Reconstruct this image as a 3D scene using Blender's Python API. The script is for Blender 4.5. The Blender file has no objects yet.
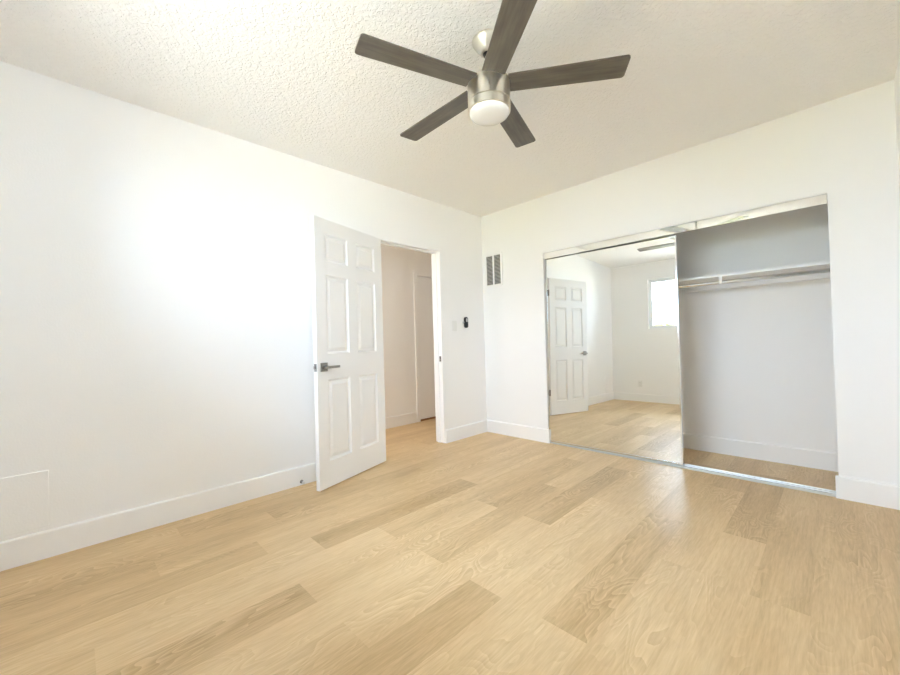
import bpy, bmesh, math, random
from mathutils import Vector, Matrix

scene = bpy.context.scene
COL = scene.collection
PI = math.pi

# ---------------------------------------------------------------- camera
FPX = 381.4842
CAM = Vector((2.9611, -3.5157, 1.0744))
YAW, PITCH, ROLL = -0.7902, 0.0131, -0.0275
cyw, syw, cp, sp = math.cos(YAW), math.sin(YAW), math.cos(PITCH), math.sin(PITCH)
fwd = Vector((syw * cp, cyw * cp, sp))
rt = Vector((cyw, -syw, 0))
up = rt.cross(fwd)
c_, s_ = math.cos(ROLL), math.sin(ROLL)
rt2, up2 = rt * c_ + up * s_, up * c_ - rt * s_
cam_data = bpy.data.cameras.new('camera')
cam_data.sensor_fit = 'HORIZONTAL'
cam_data.sensor_width = 36.0
cam_data.lens = FPX * 36.0 / 900.0
cam_data.clip_start = 0.02
cam = bpy.data.objects.new('camera', cam_data)
M3 = Matrix((rt2, up2, -fwd)).transposed()
cam.matrix_world = Matrix.Translation(CAM) @ M3.to_4x4()
COL.objects.link(cam)
scene.camera = cam

# ---------------------------------------------------------------- light and exposure
SKY_COLOR = (0.655, 0.78, 1.0, 1)
SKY_STRENGTH = 14.0
SUN_STRENGTH = 55.0
HALL_FILL = 7.0
EXPOSURE = 0.86

world = bpy.data.worlds.new('sky')
scene.world = world
world.use_nodes = True
bg = world.node_tree.nodes.get('Background') or world.node_tree.nodes.new('ShaderNodeBackground')
bg.inputs['Color'].default_value = SKY_COLOR
# hazy sky, brighter in the south than in the east (+x)
wn = world.node_tree.nodes
wtc = wn.new('ShaderNodeTexCoord'); wsx = wn.new('ShaderNodeSeparateXYZ'); wmr = wn.new('ShaderNodeMapRange')
wmr.inputs['From Min'].default_value = 0.0
wmr.inputs['From Max'].default_value = 0.9
wmr.inputs['To Min'].default_value = SKY_STRENGTH * 1.0
wmr.inputs['To Max'].default_value = SKY_STRENGTH * 0.65
world.node_tree.links.new(wtc.outputs['Generated'], wsx.inputs[0])
world.node_tree.links.new(wsx.outputs[0], wmr.inputs['Value'])
world.node_tree.links.new(wmr.outputs[0], bg.inputs['Strength'])

sun_data = bpy.data.lights.new('sun', 'SUN')
sun_data.energy = SUN_STRENGTH
sun_data.angle = math.radians(0.5)
sun_data.color = (1.0, 0.96, 0.95)
sun = bpy.data.objects.new('sun', sun_data)
sun.rotation_euler = (math.radians(-42), 0, math.radians(15))   # over the roof, onto the garden
COL.objects.link(sun)

WX0, WX1, WZ0, WZ1 = 0.665, 2.49, 1.352, 2.262      # window opening in the rear wall
RY0, RY1 = -3.55, -2.90                              # unseen window added in the right wall to fill the dim lower left
for (pw_, ploc, prot) in ((WX1 - WX0, ((WX0 + WX1) / 2, -4.16, (WZ0 + WZ1) / 2), (PI / 2, 0, 0)),
                          (RY1 - RY0, (3.3927, (RY0 + RY1) / 2, (WZ0 + WZ1) / 2), (PI / 2, 0, PI / 2))):
    pd = bpy.data.lights.new('daylight_portal', 'AREA')
    pd.shape = 'RECTANGLE'
    pd.size, pd.size_y = pw_, WZ1 - WZ0
    pd.cycles.is_portal = True
    portal = bpy.data.objects.new('daylight_portal', pd)
    portal.location = ploc
    portal.rotation_euler = prot                     # faces into the room
    COL.objects.link(portal)

vs = scene.view_settings
vs.view_transform = 'Standard'
vs.look = 'None'
vs.exposure = EXPOSURE
vs.gamma = 1.0
vs.use_curve_mapping = False
scene.cycles.max_bounces = 24
scene.cycles.diffuse_bounces = 20
scene.cycles.glossy_bounces = 8

# ---------------------------------------------------------------- materials
def new_mat(name):
    m = bpy.data.materials.new(name)
    m.use_nodes = True
    nt = m.node_tree
    return m, nt, nt.nodes['Principled BSDF']

def simple(name, color, rough=0.5, metal=0.0, bump=0.0, bscale=60.0, spec=None, aniso=None):
    m, nt, b = new_mat(name)
    b.inputs['Base Color'].default_value = (*color, 1)
    b.inputs['Roughness'].default_value = rough
    b.inputs['Metallic'].default_value = metal
    if spec is not None:
        b.inputs['Specular IOR Level'].default_value = spec
    tc = nt.nodes.new('ShaderNodeTexCoord')
    nz = nt.nodes.new('ShaderNodeTexNoise')
    nz.inputs['Scale'].default_value = bscale
    nz.inputs['Detail'].default_value = 3
    nt.links.new(tc.outputs['Object'], nz.inputs['Vector'])
    if bump:
        bp = nt.nodes.new('ShaderNodeBump')
        bp.inputs['Strength'].default_value = 1.0
        bp.inputs['Distance'].default_value = bump
        nt.links.new(nz.outputs['Fac'], bp.inputs['Height'])
        nt.links.new(bp.outputs['Normal'], b.inputs['Normal'])
    else:
        mr = nt.nodes.new('ShaderNodeMapRange')
        mr.inputs['To Min'].default_value = max(rough - 0.03, 0.0)
        mr.inputs['To Max'].default_value = rough + 0.03
        nt.links.new(nz.outputs['Fac'], mr.inputs['Value'])
        nt.links.new(mr.outputs['Result'], b.inputs['Roughness'])
    return m

def ceiling_mat():
    m, nt, b = new_mat('textured_ceiling_paint')
    b.inputs['Base Color'].default_value = (0.92, 0.91, 0.89, 1)
    b.inputs['Roughness'].default_value = 0.8
    b.inputs['Specular IOR Level'].default_value = 0.2
    tc = nt.nodes.new('ShaderNodeTexCoord')
    n1 = nt.nodes.new('ShaderNodeTexNoise')
    n1.inputs['Scale'].default_value = 48
    n1.inputs['Detail'].default_value = 4
    n1.inputs['Distortion'].default_value = 0.6
    rp = nt.nodes.new('ShaderNodeValToRGB')
    rp.color_ramp.elements[0].position = 0.42
    rp.color_ramp.elements[1].position = 0.62
    bp = nt.nodes.new('ShaderNodeBump')
    bp.inputs['Strength'].default_value = 1.0
    bp.inputs['Distance'].default_value = 0.0026
    nt.links.new(tc.outputs['Object'], n1.inputs['Vector'])
    nt.links.new(n1.outputs['Fac'], rp.inputs['Fac'])
    nt.links.new(rp.outputs['Color'], bp.inputs['Height'])
    nt.links.new(bp.outputs['Normal'], b.inputs['Normal'])
    return m

def node(nt, t, **kw):
    n = nt.nodes.new(t)
    for k, v in kw.items():
        if k in n.inputs:
            n.inputs[k].default_value = v
        else:
            setattr(n, k, v)
    return n

def math_node(nt, op, a, b=None):
    n = nt.nodes.new('ShaderNodeMath')
    n.operation = op
    for i, v in enumerate((a, b)):
        if v is None:
            continue
        if isinstance(v, (int, float)):
            n.inputs[i].default_value = v
        else:
            nt.links.new(v, n.inputs[i])
    return n.outputs[0]

def floor_mat():
    m, nt, b = new_mat('oak_plank_floor')
    L = nt.links.new
    tone = node(nt, 'ShaderNodeAttribute', attribute_name='tone').outputs['Fac']
    seed = node(nt, 'ShaderNodeAttribute', attribute_name='seed').outputs['Fac']
    tc = nt.nodes.new('ShaderNodeTexCoord')
    sx = nt.nodes.new('ShaderNodeSeparateXYZ')
    L(tc.outputs['Object'], sx.inputs[0])
    def coords(kx, ky):
        cmb = nt.nodes.new('ShaderNodeCombineXYZ')
        L(math_node(nt, 'MULTIPLY', sx.outputs[0], kx), cmb.inputs[0])
        L(math_node(nt, 'MULTIPLY', sx.outputs[1], ky), cmb.inputs[1])
        L(math_node(nt, 'MULTIPLY', seed, 37.0), cmb.inputs[2])
        return cmb.outputs[0]
    # cathedral figure: contour lines of a stretched noise
    nf = node(nt, 'ShaderNodeTexNoise', Scale=1.0, Detail=2.0, Roughness=0.5, Distortion=0.35)
    L(coords(5.5, 1.5), nf.inputs['Vector'])
    saw = math_node(nt, 'FRACT', math_node(nt, 'MULTIPLY', nf.outputs['Fac'], 24.0))
    rings = math_node(nt, 'SUBTRACT', math_node(nt, 'POWER', saw, 1.6), 0.385)
    # patchy mask where the figure shows
    nm = node(nt, 'ShaderNodeTexNoise', Scale=1.0, Detail=2.0)
    L(coords(5.0, 1.6), nm.inputs['Vector'])
    mk = node(nt, 'ShaderNodeMapRange')
    mk.inputs['From Min'].default_value = 0.44
    mk.inputs['From Max'].default_value = 0.66
    L(nm.outputs['Fac'], mk.inputs['Value'])
    # fine straight streaks and short pores
    ns = node(nt, 'ShaderNodeTexNoise', Scale=1.0, Detail=4.0, Roughness=0.65)
    L(coords(95.0, 4.5), ns.inputs['Vector'])
    npo = node(nt, 'ShaderNodeTexNoise', Scale=1.0, Detail=2.0)
    L(coords(160.0, 14.0), npo.inputs['Vector'])
    # broad tone drift inside a plank
    nb = node(nt, 'ShaderNodeTexNoise', Scale=1.0, Detail=2.0)
    L(coords(8.0, 0.9), nb.inputs['Vector'])
    f = math_node(nt, 'MULTIPLY', math_node(nt, 'MULTIPLY', rings, mk.outputs[0]), 0.36)
    f = math_node(nt, 'ADD', f, math_node(nt, 'MULTIPLY', math_node(nt, 'SUBTRACT', ns.outputs['Fac'], 0.5), 0.60))
    f = math_node(nt, 'ADD', f, math_node(nt, 'MULTIPLY', math_node(nt, 'SUBTRACT', npo.outputs['Fac'], 0.5), 0.45))
    f = math_node(nt, 'ADD', f, math_node(nt, 'MULTIPLY', math_node(nt, 'SUBTRACT', nb.outputs['Fac'], 0.5), 0.65))
    f = math_node(nt, 'ADD', f, tone)
    cr = nt.nodes.new('ShaderNodeValToRGB')
    e = cr.color_ramp.elements
    e[0].position, e[0].color = 0.0, (0.42, 0.275, 0.128, 1)
    e[1].position, e[1].color = 1.0, (0.82, 0.635, 0.385, 1)
    mid = cr.color_ramp.elements.new(0.5)
    mid.color = (0.64, 0.455, 0.245, 1)
    L(f, cr.inputs['Fac'])
    L(cr.outputs['Color'], b.inputs['Base Color'])
    b.inputs['Roughness'].default_value = 0.42
    b.inputs['Specular IOR Level'].default_value = 0.5
    bp = node(nt, 'ShaderNodeBump', Strength=0.3, Distance=0.0006)
    L(ns.outputs['Fac'], bp.inputs['Height'])
    L(bp.outputs['Normal'], b.inputs['Normal'])
    return m

def blade_mat():
    m, nt, b = new_mat('weathered_grey_wood')
    L = nt.links.new
    tc = nt.nodes.new('ShaderNodeTexCoord')
    mp = nt.nodes.new('ShaderNodeMapping')
    mp.inputs['Scale'].default_value = (3.0, 45.0, 30.0)
    L(tc.outputs['Object'], mp.inputs['Vector'])
    nz = node(nt, 'ShaderNodeTexNoise', Scale=1.0, Detail=5.0, Roughness=0.62, Distortion=0.4)
    L(mp.outputs[0], nz.inputs['Vector'])
    mp2 = nt.nodes.new('ShaderNodeMapping')
    mp2.inputs['Scale'].default_value = (5.0, 14.0, 8.0)
    L(tc.outputs['Object'], mp2.inputs['Vector'])
    n2 = node(nt, 'ShaderNodeTexNoise', Scale=1.0, Detail=2.0)
    L(mp2.outputs[0], n2.inputs['Vector'])
    f = math_node(nt, 'ADD', math_node(nt, 'MULTIPLY', nz.outputs['Fac'], 0.6), math_node(nt, 'MULTIPLY', n2.outputs['Fac'], 0.45))
    cr = nt.nodes.new('ShaderNodeValToRGB')
    e = cr.color_ramp.elements
    e[0].position, e[0].color = 0.34, (0.060, 0.051, 0.040, 1)
    e[1].position, e[1].color = 0.72, (0.170, 0.149, 0.117, 1)
    L(f, cr.inputs['Fac'])
    L(cr.outputs['Color'], b.inputs['Base Color'])
    b.inputs['Roughness'].default_value = 0.38
    return m

def leaf_mat():
    m, nt, b = new_mat('sunlit_leaves')
    L = nt.links.new
    tc = nt.nodes.new('ShaderNodeTexCoord')
    nz = node(nt, 'ShaderNodeTexNoise', Scale=9.0, Detail=2.0)
    L(tc.outputs['Object'], nz.inputs['Vector'])
    cr = nt.nodes.new('ShaderNodeValToRGB')
    cr.color_ramp.elements[0].color = (0.38, 0.39, 0.16, 1)
    cr.color_ramp.elements[1].color = (0.62, 0.59, 0.28, 1)
    L(nz.outputs['Fac'], cr.inputs['Fac'])
    L(cr.outputs['Color'], b.inputs['Base Color'])
    b.inputs['Roughness'].default_value = 0.6
    return m

def glass_mat():
    m, nt, b = new_mat('clear_window_glass')
    out = nt.nodes['Material Output']
    nt.nodes.remove(b)
    tr = nt.nodes.new('ShaderNodeBsdfTransparent')
    tr.inputs['Color'].default_value = (0.95, 0.97, 0.96, 1)
    gl = nt.nodes.new('ShaderNodeBsdfGlossy')
    gl.inputs['Roughness'].default_value = 0.0
    mx = nt.nodes.new('ShaderNodeMixShader')
    fr = nt.nodes.new('ShaderNodeFresnel')
    fr.inputs['IOR'].default_value = 1.3
    nt.links.new(fr.outputs[0], mx.inputs[0])
    nt.links.new(tr.outputs[0], mx.inputs[1])
    nt.links.new(gl.outputs[0], mx.inputs[2])
    nt.links.new(mx.outputs[0], out.inputs['Surface'])
    return m

M = dict(
    wall=simple('white_wall_paint', (0.92, 0.918, 0.91), 0.6, bump=0.0006, bscale=110, spec=0.3),
    trim=simple('white_trim_paint', (0.92, 0.92, 0.915), 0.35),
    door=simple('white_door_paint', (0.91, 0.91, 0.905), 0.38),
    ceiling=ceiling_mat(),
    floor=floor_mat(),
    blade=blade_mat(),
    nickel=simple('brushed_nickel', (0.84, 0.81, 0.735), 0.30, 1.0),
    dark=simple('dark_metal', (0.05, 0.048, 0.045), 0.4, 0.6),
    handle=simple('satin_nickel_hardware', (0.36, 0.35, 0.33), 0.32, 1.0),
    chrome=simple('polished_aluminium', (0.80, 0.81, 0.80), 0.10, 1.0),
    fascia=simple('mirror_polished_aluminium', (0.88, 0.88, 0.85), 0.05, 1.0),
    track=simple('satin_aluminium', (0.62, 0.64, 0.63), 0.4, 0.7),
    mirror=simple('silvered_mirror_glass', (0.90, 0.92, 0.905), 0.0, 1.0),
    opal=simple('opal_white_glass', (0.90, 0.89, 0.87), 0.25),
    black=simple('black_plastic', (0.008, 0.008, 0.009), 0.5),
    grey=simple('grey_plastic', (0.55, 0.55, 0.56), 0.35),
    louver=simple('dusty_grey_louver', (0.74, 0.73, 0.70), 0.5),
    canopy=simple('satin_nickel', (0.66, 0.63, 0.56), 0.40, 1.0),
    plastic=simple('white_plastic', (0.84, 0.84, 0.82), 0.3),
    duct_shade=simple('painted_duct_shade', (0.10, 0.095, 0.085), 0.8),
    vinyl=simple('white_vinyl', (0.85, 0.86, 0.86), 0.35),
    glass=glass_mat(),
    rubber=simple('white_rubber', (0.75, 0.75, 0.74), 0.6),
    wood=simple('bare_threshold_wood', (0.30, 0.13, 0.05), 0.6),
    lawn=simple('pale_paving', (0.45, 0.43, 0.39), 0.9, bump=0.004, bscale=30),
    leaf=leaf_mat(),
    bark=simple('brown_bark', (0.14, 0.09, 0.05), 0.9),
)
_nt = M['nickel'].node_tree                       # brushed round the axis: highlights stretch along it
_tg = _nt.nodes.new('ShaderNodeTangent'); _tg.direction_type = 'RADIAL'; _tg.axis = 'Z'
_nt.links.new(_tg.outputs[0], _nt.nodes['Principled BSDF'].inputs['Tangent'])
_nt.nodes['Principled BSDF'].inputs['Anisotropic'].default_value = 0.5
M['mirror'].node_tree.nodes['Principled BSDF'].inputs['Roughness'].default_value = 0.0
for l in list(M['mirror'].node_tree.links):
    if l.to_socket.name == 'Roughness':
        M['mirror'].node_tree.links.remove(l)

# ---------------------------------------------------------------- mesh helpers
def tag(o, label=None, cat=None, kind=None, group=None):
    if label: o['label'] = label
    if cat: o['category'] = cat
    if kind: o['kind'] = kind
    if group: o['group'] = group
    return o

def empty(name, loc, label, cat, rz=0.0, kind=None, group=None):
    o = bpy.data.objects.new(name, None)
    o.empty_display_size = 0.1
    o.location = loc
    o.rotation_euler = (0, 0, rz)
    COL.objects.link(o)
    return tag(o, label, cat, kind, group)

class MB:
    def __init__(self):
        self.bm = bmesh.new()
    def box(self, x0, x1, y0, y1, z0, z1, bevel=0.0, mat=None):
        r = bmesh.ops.create_cube(self.bm, size=1.0)
        vs_ = r['verts']
        for v in vs_:
            v.co = Vector(((x0 + x1) / 2 + v.co.x * (x1 - x0), (y0 + y1) / 2 + v.co.y * (y1 - y0), (z0 + z1) / 2 + v.co.z * (z1 - z0)))
        if bevel:
            es = {e for v in vs_ for e in v.link_edges}
            r2 = bmesh.ops.bevel(self.bm, geom=list(es), offset=bevel, segments=2, profile=0.7, affect='EDGES')
            vs_ = list({v for f in r2['faces'] for v in f.verts} | {v for v in vs_ if v.is_valid})
        if mat is not None:
            bmesh.ops.transform(self.bm, matrix=mat, verts=vs_)
        return self
    def lathe(self, prof, n=48, mat=None, caps=True):
        """prof: list of (radius, z), revolved round z."""
        rings = []
        new = []
        for r, z in prof:
            if r < 1e-6:
                v = self.bm.verts.new((0, 0, z)); rings.append([v]); new.append(v)
            else:
                ring = [self.bm.verts.new((r * math.cos(2 * PI * k / n), r * math.sin(2 * PI * k / n), z)) for k in range(n)]
                rings.append(ring); new += ring
        fs = []
        for a, b in zip(rings, rings[1:]):
            for k in range(n):
                k2 = (k + 1) % n
                if len(a) == 1 and len(b) == 1: continue
                if len(a) == 1: fs.append(self.bm.faces.new((a[0], b[k2], b[k])))
                elif len(b) == 1: fs.append(self.bm.faces.new((a[k], a[k2], b[0])))
                else: fs.append(self.bm.faces.new((a[k], a[k2], b[k2], b[k])))
        if caps:
            for ring in (rings[0], rings[-1]):
                if len(ring) > 1: fs.append(self.bm.faces.new(ring))
        for f in fs: f.smooth = True
        if mat is not None:
            bmesh.ops.transform(self.bm, matrix=mat, verts=new)
        return self
    def tube(self, p0, p1, r, n=20):
        p0, p1 = Vector(p0), Vector(p1)
        d = p1 - p0
        q = Vector((0, 0, 1)).rotation_difference(d.normalized()).to_matrix().to_4x4()
        return self.lathe([(r, 0), (r, d.length)], n, Matrix.Translation(p0) @ q)
    def prism(self, pts, axis_fn, t0, t1):
        """closed outline pts (u,v) swept from t0 to t1; axis_fn(u,v,t) -> xyz"""
        a = [self.bm.verts.new(axis_fn(u, v, t0)) for u, v in pts]
        b = [self.bm.verts.new(axis_fn(u, v, t1)) for u, v in pts]
        n = len(pts)
        self.bm.faces.new(a); self.bm.faces.new(b[::-1])
        for k in range(n):
            self.bm.faces.new((a[k], b[k], b[(k + 1) % n], a[(k + 1) % n]))
        return self
    def build(self, name, mat, parent=None, smooth=None):
        bmesh.ops.recalc_face_normals(self.bm, faces=self.bm.faces)
        me = bpy.data.meshes.new(name)
        self.bm.to_mesh(me); self.bm.free()
        me.materials.append(mat)
        if smooth:
            me.shade_smooth() if smooth is True else me.set_sharp_from_angle(angle=smooth)
        o = bpy.data.objects.new(name, me)
        COL.objects.link(o)
        if parent: o.parent = parent
        return o

def smooth_by_angle(o, deg=35):
    for p_ in o.data.polygons: p_.use_smooth = True
    o.data.set_sharp_from_angle(angle=math.radians(deg))
    return o

def struct(o, label, cat):
    return tag(o, label, cat, 'structure')

# ---------------------------------------------------------------- room measures
W, LR, H = 3.2527, 4.02, 2.5757       # width (right wall), rear wall at y=-LR, ceiling height
WT = 0.12                             # wall thickness
OY0, OY1, OZ = -1.500, -0.711, 2.05   # clear door opening in the left wall
JT = 0.018
CX0, CX1, CZ = 0.83, 2.95, 1.985      # closet opening
CD = 0.66                             # closet back wall
HX = -1.09                            # hall wall face

# ---------------------------------------------------------------- floor: one mesh, one face per plank
random.seed(7)
def build_floor():
    bm = bmesh.new()
    pw, pl = 0.183, 1.22
    X0, Y0, Y1 = 0.12, -4.14, 1.72
    joints = {0: -3.08, 1: -2.625, 2: -3.23, 3: -2.80, 4: -2.575, 5: -2.25, 6: -1.575, 7: -2.243, 8: -1.56,
              9: -2.25, 10: -3.02, 11: -2.238, 12: -2.72, 13: -1.005, 14: -1.54, 15: -0.97, 16: -0.67}
    # (row, plank index counted from the row's joint): tone
    tones = {(4, 0): 0.291, (4, -1): 0.626, (6, 0): 0.341, (6, -1): 0.609, (6, -2): 0.358, (7, 0): 0.391, (7, -1): 0.709, (9, -1): 0.333, (9, 0): 0.693,
             (11, 0): 0.391, (11, -1): 0.675, (8, 0): 0.325, (8, -1): 0.659, (8, -2): 0.526, (5, -1): 0.659, (5, 0): 0.458, (5, -2): 0.474,
             (13, 0): 0.316, (13, -1): 0.626, (14, 0): 0.408, (14, -1): 0.576, (15, 0): 0.474, (15, -1): 0.442, (16, 0): 0.492, (16, -1): 0.474,
             (1, 0): 0.358, (1, -1): 0.508, (2, 0): 0.542, (2, -1): 0.408, (3, 0): 0.558, (3, -1): 0.408, (0, 0): 0.442, (0, -1): 0.558,
             (10, 0): 0.626, (10, 1): 0.576, (10, -1): 0.609, (12, 0): 0.592, (12, 1): 0.542, (12, -1): 0.626}
    data = []
    for k in range(-9, 19):
        xa, xb = X0 + pw * k, X0 + pw * (k + 1)
        xa, xb = max(xa, HX - WT), min(xb, W + 0.1)
        if xb <= xa: continue
        j = joints.get(k, -4 + random.random() * pl)
        ys = []
        n0 = math.floor((Y0 - j) / pl)
        i = n0
        while j + i * pl < Y1:
            a, b = max(j + i * pl, Y0), min(j + (i + 1) * pl, Y1)
            if b - a > 1e-3:
                vs_ = [bm.verts.new(c) for c in ((xa, a, 0), (xb, a, 0), (xb, b, 0), (xa, b, 0))]
                bm.faces.new(vs_)
                data.append((tones.get((k, i), random.choice((.40, .45, .50, .54, .58, .62))), random.random()))
            i += 1
    n_top = len(data)
    # body of the slab below the boards
    r = bmesh.ops.create_cube(bm, size=1.0)
    xl, xr = HX - WT, W + 0.1
    for v in r['verts']:
        v.co = Vector(((xl + xr) / 2 + v.co.x * (xr - xl), (Y0 + Y1) / 2 + v.co.y * (Y1 - Y0), -0.0505 + v.co.z * 0.099))
    me = bpy.data.meshes.new('floor')
    bm.to_mesh(me); bm.free()
    at = me.attributes.new('tone', 'FLOAT', 'FACE')
    as_ = me.attributes.new('seed', 'FLOAT', 'FACE')
    for i in range(len(me.polygons)):
        at.data[i].value = data[i][0] if i < n_top else 0.4
        as_.data[i].value = data[i][1] if i < n_top else 0.5
    me.materials.append(M['floor'])
    o = bpy.data.objects.new('floor', me)
    COL.objects.link(o)
    struct(o, 'light oak plank floor running from the room into the hall and the closet', 'floor')
build_floor()

# ---------------------------------------------------------------- shell
struct(MB().box(HX - 0.6, W + 0.3, -LR - 0.3, 1.9, H, H + 0.15).build('ceiling', M['ceiling']),
       'white knockdown-textured ceiling over the whole room', 'ceiling')
# left wall with the doorway
b = MB()
b.box(-WT, 0, -LR - WT, OY0 - JT, 0, H)
b.box(-WT, 0, OY1 + JT, 1.72, 0, H)
b.box(-WT, 0, OY0 - JT, OY1 + JT, OZ + JT, H)
struct(b.build('wall_left', M['wall']), 'long white wall on the left with the open doorway', 'wall')
# closet wall
b = MB()
b.box(0, CX0, 0, 0.1, 0, H)
b.box(CX1, W, 0, 0.1, 0, H)
b.box(CX0, CX1, 0, 0.1, CZ, H)
struct(b.build('wall_back', M['wall']), 'white wall holding the wide closet opening', 'wall')
struct(MB().box(0, W, CD, CD + 0.1, 0, H).build('wall_closet', M['wall']), 'pale back wall inside the closet', 'wall')
b = MB()
b.box(W, W + WT, -LR - WT, RY0, 0, H)
b.box(W, W + WT, RY1, CD + 0.1, 0, H)
b.box(W, W + WT, RY0, RY1, 0, WZ0)
b.box(W, W + WT, RY0, RY1, WZ1, H)
struct(b.build('wall_right', M['wall']), 'white wall at the right edge of the photo', 'wall')
b = MB()
ra, rb = -LR - WT, -LR
b.box(0, WX0, ra, rb, 0, H)
b.box(WX1, W, ra, rb, 0, H)
b.box(WX0, WX1, ra, rb, 0, WZ0)
b.box(WX0, WX1, ra, rb, WZ1, H)
struct(b.build('wall_rear', M['wall']), 'white wall with the window, seen in the closet mirror', 'wall')
# hall
HDY0, HDY1, HDZ = -0.125, 0.64, 2.01
b = MB()
b.box(HX - WT, HX, -3.4, HDY0 - JT, 0, H)
b.box(HX - WT, HX, HDY1 + JT, 1.72, 0, H)
b.box(HX - WT, HX, HDY0 - JT, HDY1 + JT, HDZ + JT, H)
struct(b.build('wall_hall', M['wall']), 'cream hall wall seen through the open doorway', 'wall')
struct(MB().box(HX, -WT, -3.4, -3.3, 0, H).build('wall_hall_near', M['wall']), 'white wall closing the hall behind the open door', 'wall')
struct(MB().box(HX, -WT, 1.62, 1.72, 0, H).build('wall_hall_far', M['wall']), 'white wall closing the far end of the hall', 'wall')

# ---------------------------------------------------------------- baseboards (rounded top edge)
BH, BT = 0.142, 0.015
def baseboard(name, label, segs):
    """segs: (p0, p1, normal) runs in plan; the board stands on the floor against the wall line."""
    b = MB()
    for (p0, p1, nrm) in segs:
        p0, p1, nrm = Vector((*p0, 0)), Vector((*p1, 0)), Vector((*nrm, 0))
        prof = [(0, 0), (BT, 0), (BT, BH - 0.008), (BT - 0.002, BH - 0.003), (BT - 0.006, BH), (0, BH)]
        d = p1 - p0
        b.prism(prof, lambda u, v, t: p0 + d * t + nrm * u + Vector((0, 0, v)), 0, 1)
    return struct(b.build(name, M['trim']), label, 'baseboard')
baseboard('baseboard_left', 'white baseboard along the left wall on both sides of the doorway',
          [((0, -LR), (0, OY0 - JT), (1, 0)), ((0, OY1 + JT), (0, 0), (1, 0))])
baseboard('baseboard_back', 'white baseboard from the room corner to the mirror, turning into the closet opening',
          [((0, 0), (CX0 + BT, 0), (0, -1)), ((CX0, 0), (CX0, 0.012), (1, 0))])
baseboard('baseboard_right_of_closet', 'white baseboard on the wall right of the closet opening',
          [((CX1 - BT, 0), (W, 0), (0, -1)), ((CX1, 0), (CX1, 0.012), (-1, 0))])
baseboard('baseboard_closet', 'white baseboard on the closet back wall', [((0, CD), (W, CD), (0, -1))])
baseboard('baseboard_rear', 'white baseboard under the window, seen in the mirror', [((0, -LR), (W, -LR), (0, 1))])
baseboard('baseboard_right', 'white baseboard along the right wall', [((W, -LR), (W, 0), (-1, 0))])
baseboard('baseboard_hall', 'white baseboard along the hall wall beside the hall door',
          [((HX, -3.3), (HX, HDY0 - 0.07), (1, 0)), ((HX, HDY1 + 0.07), (HX, 1.62), (1, 0))])

# ---------------------------------------------------------------- doorway jamb
b = MB()
jx0, jx1 = -WT - 0.006, 0.004
b.box(jx0, jx1, OY1, OY1 + JT, 0.004, OZ + JT)
b.box(jx0, jx1, OY0 - JT, OY0, 0.004, OZ + JT)
b.box(jx0, jx1, OY0, OY1, OZ, OZ + JT)
jamb = struct(b.build('trim_1', M['trim']), 'white door jamb lining the open doorway', 'door frame')
b = MB()
b.box(-0.092, -0.048, OY1 - 0.011, OY1, 0.004, OZ)
b.box(-0.092, -0.048, OY0, OY0 + 0.011, 0.004, OZ)
b.box(-0.092, -0.048, OY0 + 0.011, OY1 - 0.011, OZ - 0.011, OZ)
b.build('door_stop_strip', M['trim'], jamb)
b = MB()
b.box(-0.040, -0.013, OY1 - 0.0025, OY1, 0.872, 0.932, 0.001)
sp_ = tag(b.build('strike_plate', M['handle'], jamb), 'small nickel strike plate')
b = MB(); b.box(-0.033, -0.020, OY1 - 0.0034, OY1 - 0.0024, 0.900, 0.924); b.box(-0.033, -0.020, OY1 - 0.0034, OY1 - 0.0024, 0.880, 0.892)
b.build('latch_hole', M['dark'], sp_)

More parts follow.
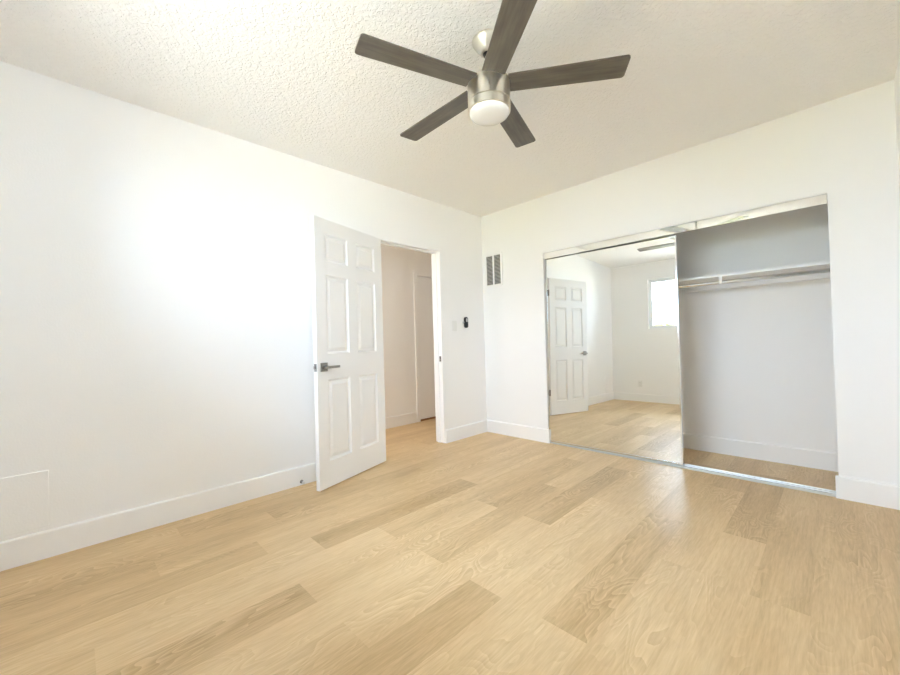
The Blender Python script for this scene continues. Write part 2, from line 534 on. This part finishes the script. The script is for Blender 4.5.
# ---------------------------------------------------------------- panelled door
DT = 0.035
def panel_door(name, width, height, parent, panels, mat):
    """slab in local coords: u = x (0 hinge .. width), thickness y 0..DT, z up. Raised panels on both faces."""
    bm = bmesh.new()
    us = sorted({0.0, width} | {p_[0] for p_ in panels} | {p_[1] for p_ in panels})
    zs = sorted({0.0, height} | {p_[2] for p_ in panels} | {p_[3] for p_ in panels})
    def is_panel(u, z):
        return any(p_[0] < u < p_[1] and p_[2] < z < p_[3] for p_ in panels)
    for side in (0, 1):
        y = 0.0 if side == 0 else DT
        s = 1 if side == 0 else -1
        for i in range(len(us) - 1):
            for j in range(len(zs) - 1):
                if is_panel((us[i] + us[i + 1]) / 2, (zs[j] + zs[j + 1]) / 2): continue
                vs_ = [bm.verts.new(c) for c in ((us[i], y, zs[j]), (us[i + 1], y, zs[j]), (us[i + 1], y, zs[j + 1]), (us[i], y, zs[j + 1]))]
                bm.faces.new(vs_)
        for (u0, u1, z0, z1) in panels:
            # nested rings: sharp ogee step down, flat, then bevel back up to the raised field
            rings = [(0, 0), (0.003, 0.006), (0.014, 0.0125), (0.019, 0.0125), (0.043, 0.0030), (0.046, 0.0028)]
            prev = None
            for ins, dep in rings:
                cur = [bm.verts.new(c) for c in ((u0 + ins, y + s * dep, z0 + ins), (u1 - ins, y + s * dep, z0 + ins),
                                                 (u1 - ins, y + s * dep, z1 - ins), (u0 + ins, y + s * dep, z1 - ins))]
                if prev:
                    for k in range(4):
                        bm.faces.new((prev[k], prev[(k + 1) % 4], cur[(k + 1) % 4], cur[k]))
                prev = cur
            bm.faces.new(prev)
    for (a, b_) in (((0, 0), (width, 0)), ((width, 0), (width, height)), ((width, height), (0, height)), ((0, height), (0, 0))):
        vs_ = [bm.verts.new(c) for c in ((a[0], 0, a[1]), (b_[0], 0, b_[1]), (b_[0], DT, b_[1]), (a[0], DT, a[1]))]
        bm.faces.new(vs_)
    bmesh.ops.remove_doubles(bm, verts=bm.verts, dist=1e-5)
    bmesh.ops.recalc_face_normals(bm, faces=bm.faces)
    me = bpy.data.meshes.new(name)
    bm.to_mesh(me); bm.free()
    me.materials.append(mat)
    o = bpy.data.objects.new(name, me)
    COL.objects.link(o)
    o.parent = parent
    return o

DW, DH, DZ0 = 0.787, 2.034, 0.010
DANG = 0.3024
tdir = Vector((math.sin(DANG), -math.cos(DANG), 0))     # hinge to free edge
# local x along tdir; local y = away from the visible face (towards the left wall)
# rz maps (1,0)->(sin,-cos): rz = DANG - pi/2 ; then local +y -> (cos, sin), i.e. towards the room, so the slab lies at y in [-DT, 0]
door = empty('door_1', (0.0416, -1.487, 0.0), 'white six-panel door standing open against the left wall', 'door', DANG - PI / 2, 'structure')
panels = []
for (u0, u1) in ((0.102, 0.342), (0.444, 0.685)):
    for (z0, z1) in ((0.205, 0.820), (1.015, 1.615), (1.722, 1.930)):
        panels.append((u0, u1, z0 - DZ0, z1 - DZ0))
leafo = panel_door('door_panel', DW, DH, door, panels, M['door'])
leafo.location = (0, -DT, DZ0)
# lever set on both faces
def lever(sign, y0):
    hu, hz = 0.724, 0.915
    b = MB()
    ya, yb = sorted((y0, y0 + sign * 0.008))
    b.box(hu - 0.033, hu + 0.033, ya, yb, hz - 0.033, hz + 0.033, 0.0015)
    h = tag(b.build('door_handle', M['handle'], door), 'nickel lever handle on a square rose')
    b = MB()
    b.tube((hu, y0 + sign * 0.008, hz), (hu, y0 + sign * 0.045, hz), 0.0105)
    ya, yb = sorted((y0 + sign * 0.038, y0 + sign * 0.052))
    b.box(hu - 0.118, hu + 0.012, ya, yb, hz - 0.009, hz + 0.009, 0.002)
    b.build('lever', M['handle'], h)
lever(1, 0.0)
lever(-1, -DT)
b = MB()
b.box(DW - 0.0005, DW + 0.0015, -DT / 2 - 0.0125, -DT / 2 + 0.0125, 0.886, 0.944, 0.0005)
lp = tag(b.build('latch_plate', M['handle'], door), 'nickel latch plate')
b = MB(); b.box(DW + 0.001, DW + 0.011, -DT / 2 - 0.008, -DT / 2 + 0.006, 0.904, 0.926, 0.002)
b.build('latch_bolt', M['handle'], lp)
# hinges: a leaf on the door edge, a leaf on the jamb, and the barrel between
for hz in (1.82, 0.335):
    b = MB()
    b.box(-0.0022, 0.0002, -DT + 0.002, -0.001, hz - 0.045, hz + 0.045)
    hg = tag(b.build('hinge', M['handle'], door), 'nickel butt hinge')
    b = MB(); b.tube((-0.006, -DT - 0.001, hz - 0.045), (-0.006, -DT - 0.001, hz + 0.045), 0.006, 14)
    b.build('hinge_barrel', M['handle'], hg)
    b = MB(); b.box(-0.034, 0.004, OY0 - 0.0005, OY0 + 0.0022, hz - 0.045, hz + 0.045)
    b.build('hinge_leaf', M['handle'], jamb)

# hall door with its casing
hdoor = struct(MB().box(HX - 0.046, HX - 0.012, HDY0 + 0.003, HDY1 - 0.003, 0.022, HDZ - 0.003).build('door_2', M['door']),
               'flat cream hall door, closed, seen past the doorway jamb', 'door')
for hz in (1.772, 0.325):
    MB().tube((HX - 0.007, HDY0 + 0.003, hz - 0.045), (HX - 0.007, HDY0 + 0.001, hz + 0.045), 0.006, 12).build('hinge', M['plastic'], hdoor)
b = MB()
b.box(HX - WT, HX, HDY0 - JT, HDY0, 0, HDZ + JT)
b.box(HX - WT, HX, HDY1, HDY1 + JT, 0, HDZ + JT)
b.box(HX - WT, HX, HDY0, HDY1, HDZ, HDZ + JT)
cw = 0.058
b.box(HX, HX + 0.017, HDY0 - cw, HDY0 - 0.006, 0, HDZ + 0.006 + cw, 0.003)
b.box(HX, HX + 0.017, HDY1 + 0.006, HDY1 + cw, 0, HDZ + 0.006 + cw, 0.003)
b.box(HX, HX + 0.017, HDY0 - 0.006, HDY1 + 0.006, HDZ + 0.006, HDZ + 0.006 + cw, 0.003)
struct(b.build('trim_2', M['trim']), 'white casing round the hall door', 'door frame')
struct(MB().box(HX - WT, HX - 0.001, HDY0, HDY1, 0, 0.012).build('trim_3', M['wood']), 'reddish wood threshold under the hall door', 'threshold')
struct(MB().box(HX - 0.5, HX - 0.4, HDY0 - 0.6, HDY1 + 0.6, 0, H).box(HX - 0.4, HX - WT, HDY0 - 0.6, HDY0 - 0.5, 0, H).box(HX - 0.4, HX - WT, HDY1 + 0.5, HDY1 + 0.6, 0, H)
       .box(HX - 0.4, HX - WT, HDY0 - 0.5, HDY1 + 0.5, -0.1, -0.001).build('hall_light_block', M['wall']), 'added closed box behind the hall door, blocking sky light from the gap', 'wall')  # unseen backing, added to stop sky light leaking under the hall door
# unseen ceiling lamp, added to brighten the dim hall
lampo = empty('added_hall_lamp', (-0.62, -2.3, H), 'unseen round ceiling lamp added to light the hall', 'lamp')
MB().lathe([(0.0, 0), (0.15, 0), (0.15, -0.02), (0.0, -0.02)][1:3], 40).build('added_lamp_base', M['nickel'], lampo)
b = MB(); b.lathe([(0.14, -0.02), (0.135, -0.05), (0.10, -0.085), (0.05, -0.10), (0, -0.103)], 40)
b.build('added_lamp_shade', M['opal'], lampo)
ld = bpy.data.lights.new('hall_fill_light', 'AREA')
ld.shape = 'DISK'; ld.size = 0.25; ld.energy = HALL_FILL; ld.color = (1.0, 0.94, 0.86)
lo = bpy.data.objects.new('hall_fill_light', ld)
lo.location = (0, 0, -0.115)
COL.objects.link(lo); lo.parent = lampo

# ---------------------------------------------------------------- window in the rear wall
def slider_window(name, loc, rz, width, label):
    win = empty(name, loc, label, 'window', rz, 'structure')
    hw, hh = width / 2, WZ1 - WZ0
    b = MB(); fw = 0.026
    b.box(-hw, -hw + fw, -0.035, 0.035, 0, hh); b.box(hw - fw, hw, -0.035, 0.035, 0, hh)
    b.box(-hw + fw, hw - fw, -0.035, 0.035, 0, fw); b.box(-hw + fw, hw - fw, -0.035, 0.035, hh - fw, hh)
    b.build('window_frame', M['vinyl'], win)
    for sgn, y in ((-1, 0.012), (1, -0.014)):
        x0, x1 = (-hw + fw, 0.02) if sgn < 0 else (-0.02, hw - fw)
        b = MB(); sw = 0.030; z0, z1 = fw, hh - fw
        b.box(x0, x0 + sw, y - 0.012, y + 0.012, z0, z1); b.box(x1 - sw, x1, y - 0.012, y + 0.012, z0, z1)
        b.box(x0 + sw, x1 - sw, y - 0.012, y + 0.012, z0, z0 + sw); b.box(x0 + sw, x1 - sw, y - 0.012, y + 0.012, z1 - sw, z1)
        sash = b.build('sash', M['vinyl'], win)
        MB().box(x0 + sw, x1 - sw, y - 0.002, y + 0.002, z0 + sw, z1 - sw).build('pane', M['glass'], sash)

slider_window('window_1', ((WX0 + WX1) / 2, -LR - 0.085, WZ0), 0, WX1 - WX0, 'white sliding window showing overexposed sky, reflected in the mirror')

slider_window('added_fill_window', (W + 0.07, (RY0 + RY1) / 2, WZ0), PI / 2, RY1 - RY0, 'unseen white sliding window added in the right wall to brighten the left side')

# ---------------------------------------------------------------- closet: tracks, sliding mirrors, shelf, rod
th = empty('closet_top_track', ((CX0 + CX1) / 2, 0.05, CZ), 'polished aluminium track along the top of the closet opening', 'track')
ox, oy, oz = th.location
def lb(b, x0, x1, y0, y1, z0, z1, bev=0.0):
    return b.box(x0 - ox, x1 - ox, y0 - oy, y1 - oy, z0 - oz, z1 - oz, bev)
lb(MB(), CX0 + 0.002, CX1 - 0.002, 0.010, 0.014, CZ - 0.066, CZ - 0.0045, 0.001).build('fascia', M['fascia'], th)
lb(MB(), CX0 + 0.002, CX1 - 0.002, 0.014, 0.098, CZ - 0.006, CZ - 0.001).build('track_plate', M['track'], th)
lb(MB(), CX0 + 0.002, CX1 - 0.002, 0.072, 0.0745, CZ - 0.030, CZ - 0.006).build('guide_rail', M['track'], th)

tb = MB()
tb.prism([(0.0, 0.0), (0.0, 0.006), (0.006, 0.014), (0.012, 0.014), (0.014, 0.008), (0.046, 0.008), (0.048, 0.016), (0.052, 0.016), (0.054, 0.008),
          (0.088, 0.008), (0.090, 0.016), (0.096, 0.014), (0.098, 0.0)], lambda u, v, t: Vector((t, u, v)), CX0 + BT + 0.001, CX1 - BT - 0.001)
tag(tb.build('closet_bottom_track', M['track']), 'silver aluminium track on the floor along the closet opening', 'track')

MTILT, MYAW = 0.0152, 0.0162
def mirror_door(x0, x1, y, label):
    cxm = (x0 + x1) / 2
    e = empty('sliding_mirror_door', (cxm, y + MYAW * (cxm - 1.4) - MTILT * 0.98, 0.018), label, 'mirror door')
    e.rotation_euler = (-MTILT, 0, MYAW)
    hwid = (x1 - x0) / 2; z1 = 1.92
    MB().box(-hwid + 0.009, hwid - 0.010, 0.0, 0.005, 0.012, z1 - 0.010).build('mirror', M['mirror'], e)
    MB().box(-hwid + 0.006, hwid - 0.006, 0.005, 0.014, 0.008, z1 - 0.006).build('backing_board', M['plastic'], e)
    for xa, xb in ((-hwid, -hwid + 0.010), (hwid - 0.012, hwid)):
        MB().box(xa, xb, -0.006, 0.018, 0, z1, 0.002).build('stile', M['chrome'], e)
    MB().box(-hwid + 0.012, hwid - 0.012, -0.004, 0.016, 0, 0.012, 0.001).build('bottom_rail', M['chrome'], e)
    MB().box(-hwid + 0.012, hwid - 0.012, -0.004, 0.016, z1 - 0.010, z1, 0.001).build('top_rail', M['chrome'], e)
mirror_door(CX0 + 0.004, 2.056, 0.030, 'front mirrored sliding door reflecting the white door and the window')
mirror_door(CX0 + 0.008, 2.052, 0.066, 'rear mirrored sliding door behind the front one, only its edge showing')

SZ = 1.576
sh = empty('closet_shelf', (1.63, CD, SZ), 'long white shelf across the closet above the hanging rod', 'shelf')
MB().box(0.001 - 1.63, W - 0.001 - 1.63, 0.30 - CD, -0.001, -0.018, 0, 0.002).build('shelf_board', M['trim'], sh)
MB().box(0.02 - 1.63, W - 0.02 - 1.63, -0.019, -0.001, -0.085, -0.0185).build('cleat', M['trim'], sh)
rod = empty('closet_rod', (2.0, 0.31, 1.512), 'chrome hanging rod under the white closet shelf', 'rod')
MB().tube((0.01 - 2.0, 0, 0), (W - 0.01 - 2.0, 0, 0), 0.0165, 24).build('rod_tube', M['chrome'], rod)
for xb in (2.306, 0.9):
    b = MB()
    x = xb - 2.0
    b.box(x - 0.012, x + 0.012, -0.0205, -0.0165, 0.012, 0.0455, 0.001)
    b.box(x - 0.012, x + 0.012, -0.0165, 0.03, 0.0425, 0.0455, 0.001)
    for k in range(9):                                    # saddle under the rod
        a0, a1 = PI * (1 + k / 9), PI * (1 + (k + 1) / 9)
        r0, r1 = 0.0168, 0.0205
        b.prism([(r0 * math.cos(a0), r0 * math.sin(a0)), (r1 * math.cos(a0), r1 * math.sin(a0)), (r1 * math.cos(a1), r1 * math.sin(a1)), (r0 * math.cos(a1), r0 * math.sin(a1))],
                lambda u, v, t: Vector((t, u, v)), x - 0.012, x + 0.012)
    b.box(x - 0.012, x + 0.012, -0.0205, -0.0168, 0.0, 0.016)
    tag(b.build('bracket', M['plastic'], rod), 'white shelf and rod bracket')

# ---------------------------------------------------------------- ceiling fan
FX, FY, FZ = 1.7794, -2.0263, 2.3670
fan = empty('ceiling_fan', (FX, FY, H), 'five-blade ceiling fan with grey wood blades and a nickel housing', 'ceiling fan')
zb = FZ - H
b = MB(); b.lathe([(0.074, 0), (0.076, -0.003), (0.0755, -0.008), (0.071, -0.016), (0.060, -0.032), (0.048, -0.047), (0.038, -0.059), (0.034, -0.064), (0.030, -0.066), (0.024, -0.066)])
b.build('canopy', M['canopy'], fan)
b = MB(); b.lathe([(0.0235, -0.064), (0.0225, -0.070), (0.018, -0.078), (0.0132, -0.080)])
b.build('hanger_ball', M['dark'], fan)
MB().tube((0, 0, -0.075), (0, 0, zb + 0.012), 0.0125).build('downrod', M['nickel'], fan)
b = MB(); b.lathe([(0.0, zb + 0.030), (0.022, zb + 0.030), (0.026, zb + 0.020), (0.030, zb + 0.008), (0.095, zb + 0.004), (0.104, zb - 0.004), (0.105, zb - 0.010), (0.105, zb - 0.108), (0.100, zb - 0.110), (0.0, zb - 0.110)], 64)
smooth_by_angle(b.build('motor_housing', M['nickel'], fan))
b = MB(); b.lathe([(0.099, zb - 0.109), (0.099, zb - 0.1125)], 64); b.build('gap_ring', M['dark'], fan)
b = MB(); b.lathe([(0.0, zb - 0.112), (0.105, zb - 0.112), (0.105, zb - 0.151), (0.102, zb - 0.153), (0.0, zb - 0.153)], 64)
smooth_by_angle(b.build('light_rim', M['nickel'], fan))
b = MB(); b.lathe([(0.0985, zb - 0.147), (0.0985, zb - 0.157), (0.095, zb - 0.166), (0.080, zb - 0.176), (0.045, zb - 0.182), (0.0, zb - 0.184)], 64, caps=False)
smooth_by_angle(tag(b.build('light_globe', M['opal'], fan), 'white opal light cover'), 60)
R0, R1 = 0.098, 0.652
def blade_bm():
    b = MB()
    pts = []
    w0, w1, rc = 0.056, 0.066, 0.016
    pts += [(R0, -w0), (R1 - rc, -w1)]
    for k in range(1, 7):
        a = -PI / 2 + k * PI / 12
        pts.append((R1 - rc + rc * math.cos(a), -w1 + rc + rc * math.sin(a)))
    for k in range(0, 7):
        a = k * PI / 12
        pts.append((R1 - rc + rc * math.cos(a), w1 - rc + rc * math.sin(a)))
    pts.append((R0, w0))
    b.prism(pts, lambda u, v, t: Vector((u, v, t)), -0.0035, 0.0035)
    return b
PITCH_B = math.radians(-5)
first = None
for k in range(5):
    ang = 4.39167579 - k * 2 * PI / 5
    if first is None:
        first = blade_bm().build('blade', M['blade'], fan)
        o = first
        ib = MB(); ib.box(0.085, 0.120, -0.030, 0.030, 0.0036, 0.0066, 0.001); iron = ib.build('blade_iron', M['dark'], o)
    else:
        o = first.copy(); COL.objects.link(o); o.parent = fan
        c = iron.copy(); COL.objects.link(c); c.parent = o
    o.location = (0, 0, zb - 0.016)
    o.rotation_euler = (Matrix.Rotation(ang, 3, 'Z') @ Matrix.Rotation(PITCH_B, 3, 'X')).to_euler()

# ---------------------------------------------------------------- small things on the walls
# return-air grille near the corner
vx0, vx1, vz0, vz1 = 0.045, 0.300, 1.712, 2.102
v = empty('air_vent', ((vx0 + vx1) / 2, 0, (vz0 + vz1) / 2), 'white two-column air grille high on the wall beside the room corner', 'vent')
vcx, vcz = v.location.x, v.location.z
hx_, hz_ = (vx1 - vx0) / 2, (vz1 - vz0) / 2
b = MB()
b.box(-hx_, -hx_ + 0.024, -0.012, -0.001, -hz_, hz_, 0.002); b.box(hx_ - 0.024, hx_, -0.012, -0.001, -hz_, hz_, 0.002)
b.box(-0.010, 0.010, -0.012, -0.001, -hz_ + 0.024, hz_ - 0.024)
b.box(-hx_ + 0.024, hx_ - 0.024, -0.012, -0.001, hz_ - 0.024, hz_, 0.002); b.box(-hx_ + 0.024, hx_ - 0.024, -0.012, -0.001, -hz_, -hz_ + 0.024, 0.002)
b.build('grille_frame', M['wall'], v)
MB().box(-hx_ + 0.022, hx_ - 0.022, -0.002, -0.0005, -hz_ + 0.022, hz_ - 0.022).build('duct_shade_plate', M['duct_shade'], v)  # dark plate on the solid wall, its colour stands in for the duct's shade
for xa, xb in ((-hx_ + 0.024, -0.010), (0.010, hx_ - 0.024)):
    b = MB(); n = 22
    for k in range(n):
        z = -hz_ + 0.030 + k * (2 * hz_ - 0.060) / (n - 1)
        mt = Matrix.Translation((0, -0.0065, z)) @ Matrix.Rotation(math.radians(38), 4, 'X')
        b.box(xa, xb, -0.006, 0.006, -0.0008, 0.0008, 0, mt)
    b.build('louvers', M['louver'], v)
# light switch
s = empty('light_switch', (0, -0.513, 1.254), 'white rocker light switch on the wall between the doorway and the black remote', 'light switch')
MB().box(0.0002, 0.006, -0.036, 0.036, -0.058, 0.058, 0.002).build('switch_plate', M['plastic'], s)
b = MB(); b.box(0.006, 0.0095, -0.0165, 0.0165, -0.033, 0.033, 0.001, Matrix.Rotation(math.radians(2.5), 4, 'Y')); b.build('rocker', M['plastic'], s)
# black remote in its cradle
rm = empty('wall_remote', (0, -0.334, 1.297), 'small black pill-shaped remote on the wall right of the light switch', 'remote')
def pill(b, hwid, hlen, x0, x1, cy=0.0, cz=0.0, n=14):
    pts = [(hwid * math.cos(PI * k / n), hlen - hwid + hwid * math.sin(PI * k / n)) for k in range(n + 1)]
    pts += [(hwid * math.cos(PI + PI * k / n), -hlen + hwid + hwid * math.sin(PI + PI * k / n)) for k in range(n + 1)]
    return b.prism(pts, lambda u, w_, t: Vector((t, cy + u, cz + w_)), x0, x1)
pill(MB(), 0.025, 0.062, 0.004, 0.024).build('remote_body', M['black'], rm)
b = MB(); pill(b, 0.0125, 0.0215, 0.024, 0.0265, 0.004, 0.026); tag(b.build('button_pad', M['grey'], rm), 'grey oval button pad')
b = MB(); b.box(0.0005, 0.004, -0.043, 0.030, -0.014, 0.010, 0.001); b.box(0.004, 0.016, -0.043, -0.030, -0.006, 0.010, 0.001)
tag(b.build('cradle', M['grey'], rm), 'grey wall cradle')
# door stop on the baseboard
ds = empty('door_stop', (BT, -2.262, 0.027), 'small chrome door stop on the left baseboard beside the open door', 'door stop')
q = Matrix.Rotation(PI / 2, 4, 'Y')
MB().lathe([(0.014, 0.0002), (0.014, 0.004), (0.008, 0.008), (0.007, 0.030)], 20, q).build('stem', M['handle'], ds)
MB().lathe([(0.011, 0.030), (0.012, 0.034), (0.011, 0.044), (0.0, 0.046)], 20, q).build('bumper', M['rubber'], ds)
# painted-over cover plate low on the left wall
cp_ = MB(); cp_.box(0.0002, 0.008, -3.99, -3.612, 0.165, 0.457, 0.003)
tag(cp_.build('access_panel', M['wall']), 'painted-over flat access panel low on the left wall', 'panel')
# outlet on the rear wall (seen in the mirror)
ot = empty('wall_outlet', (0.495, -LR, 0.325), 'white outlet under the window wall, left of the window in the mirror', 'outlet')
MB().box(-0.036, 0.036, 0.0002, 0.006, -0.058, 0.058, 0.002).build('outlet_plate', M['plastic'], ot)
for dz in (-0.021, 0.021):
    rc = MB().box(-0.0165, 0.0165, 0.006, 0.0085, dz - 0.0145, dz + 0.0145, 0.001).build('socket', M['plastic'], ot)
    MB().box(-0.0075, -0.005, 0.0085, 0.0088, dz - 0.004, dz + 0.007).box(0.005, 0.0075, 0.0085, 0.0088, dz - 0.004, dz + 0.007).build('slots', M['dark'], rc)

# ---------------------------------------------------------------- garden beyond the window
b = MB()
b.box(-12, 15, -24, -LR - 0.35, -0.3, -0.15)
b.box(W + 0.35, 15, -LR - 0.35, 6, -0.3, -0.15)
struct(b.build('ground', M['lawn']), 'pale sunlit paving outside the windows', 'ground')
def shrub(x, y, h, r, label, sd):
    rnd = random.Random(sd)
    e = empty('garden_shrub', (x, y, -0.15), label, 'shrub', 0, None, 'shrubs outside the window')
    MB().lathe([(0.06, 0), (0.045, h * 0.5), (0.02, h * 0.8)], 10).build('stem', M['bark'], e)
    bm = bmesh.new()
    for k in range(1500):
        u = Vector((rnd.gauss(0, 1), rnd.gauss(0, 1), rnd.gauss(0, 1))).normalized() * (rnd.random() ** 0.4)
        c = Vector((u.x * r, u.y * r, h * 0.56 + u.z * h * 0.44))
        a = Vector((rnd.gauss(0, 1), rnd.gauss(0, 1), rnd.gauss(0, 1))).normalized()
        t = a.orthogonal().normalized()
        L_, w_ = 0.12, 0.055
        vs_ = [bm.verts.new(c + d) for d in (-a * L_, t * w_, a * L_, -t * w_)]
        bm.faces.new(vs_)
    me = bpy.data.meshes.new('foliage'); bm.to_mesh(me); bm.free(); me.materials.append(M['leaf'])
    f = bpy.data.objects.new('foliage', me); COL.objects.link(f); f.parent = e
shrub(-0.6, -8.6, 2.1, 0.9, 'leftmost sunlit yellow-green shrub, at the bottom of the reflected window', 1)
shrub(1.6, -8.9, 2.15, 1.0, 'sunlit yellow-green shrub outside the middle of the window, next to the leftmost shrub', 2)
shrub(3.8, -8.6, 2.1, 0.9, 'rightmost sunlit yellow-green shrub outside the window', 3)
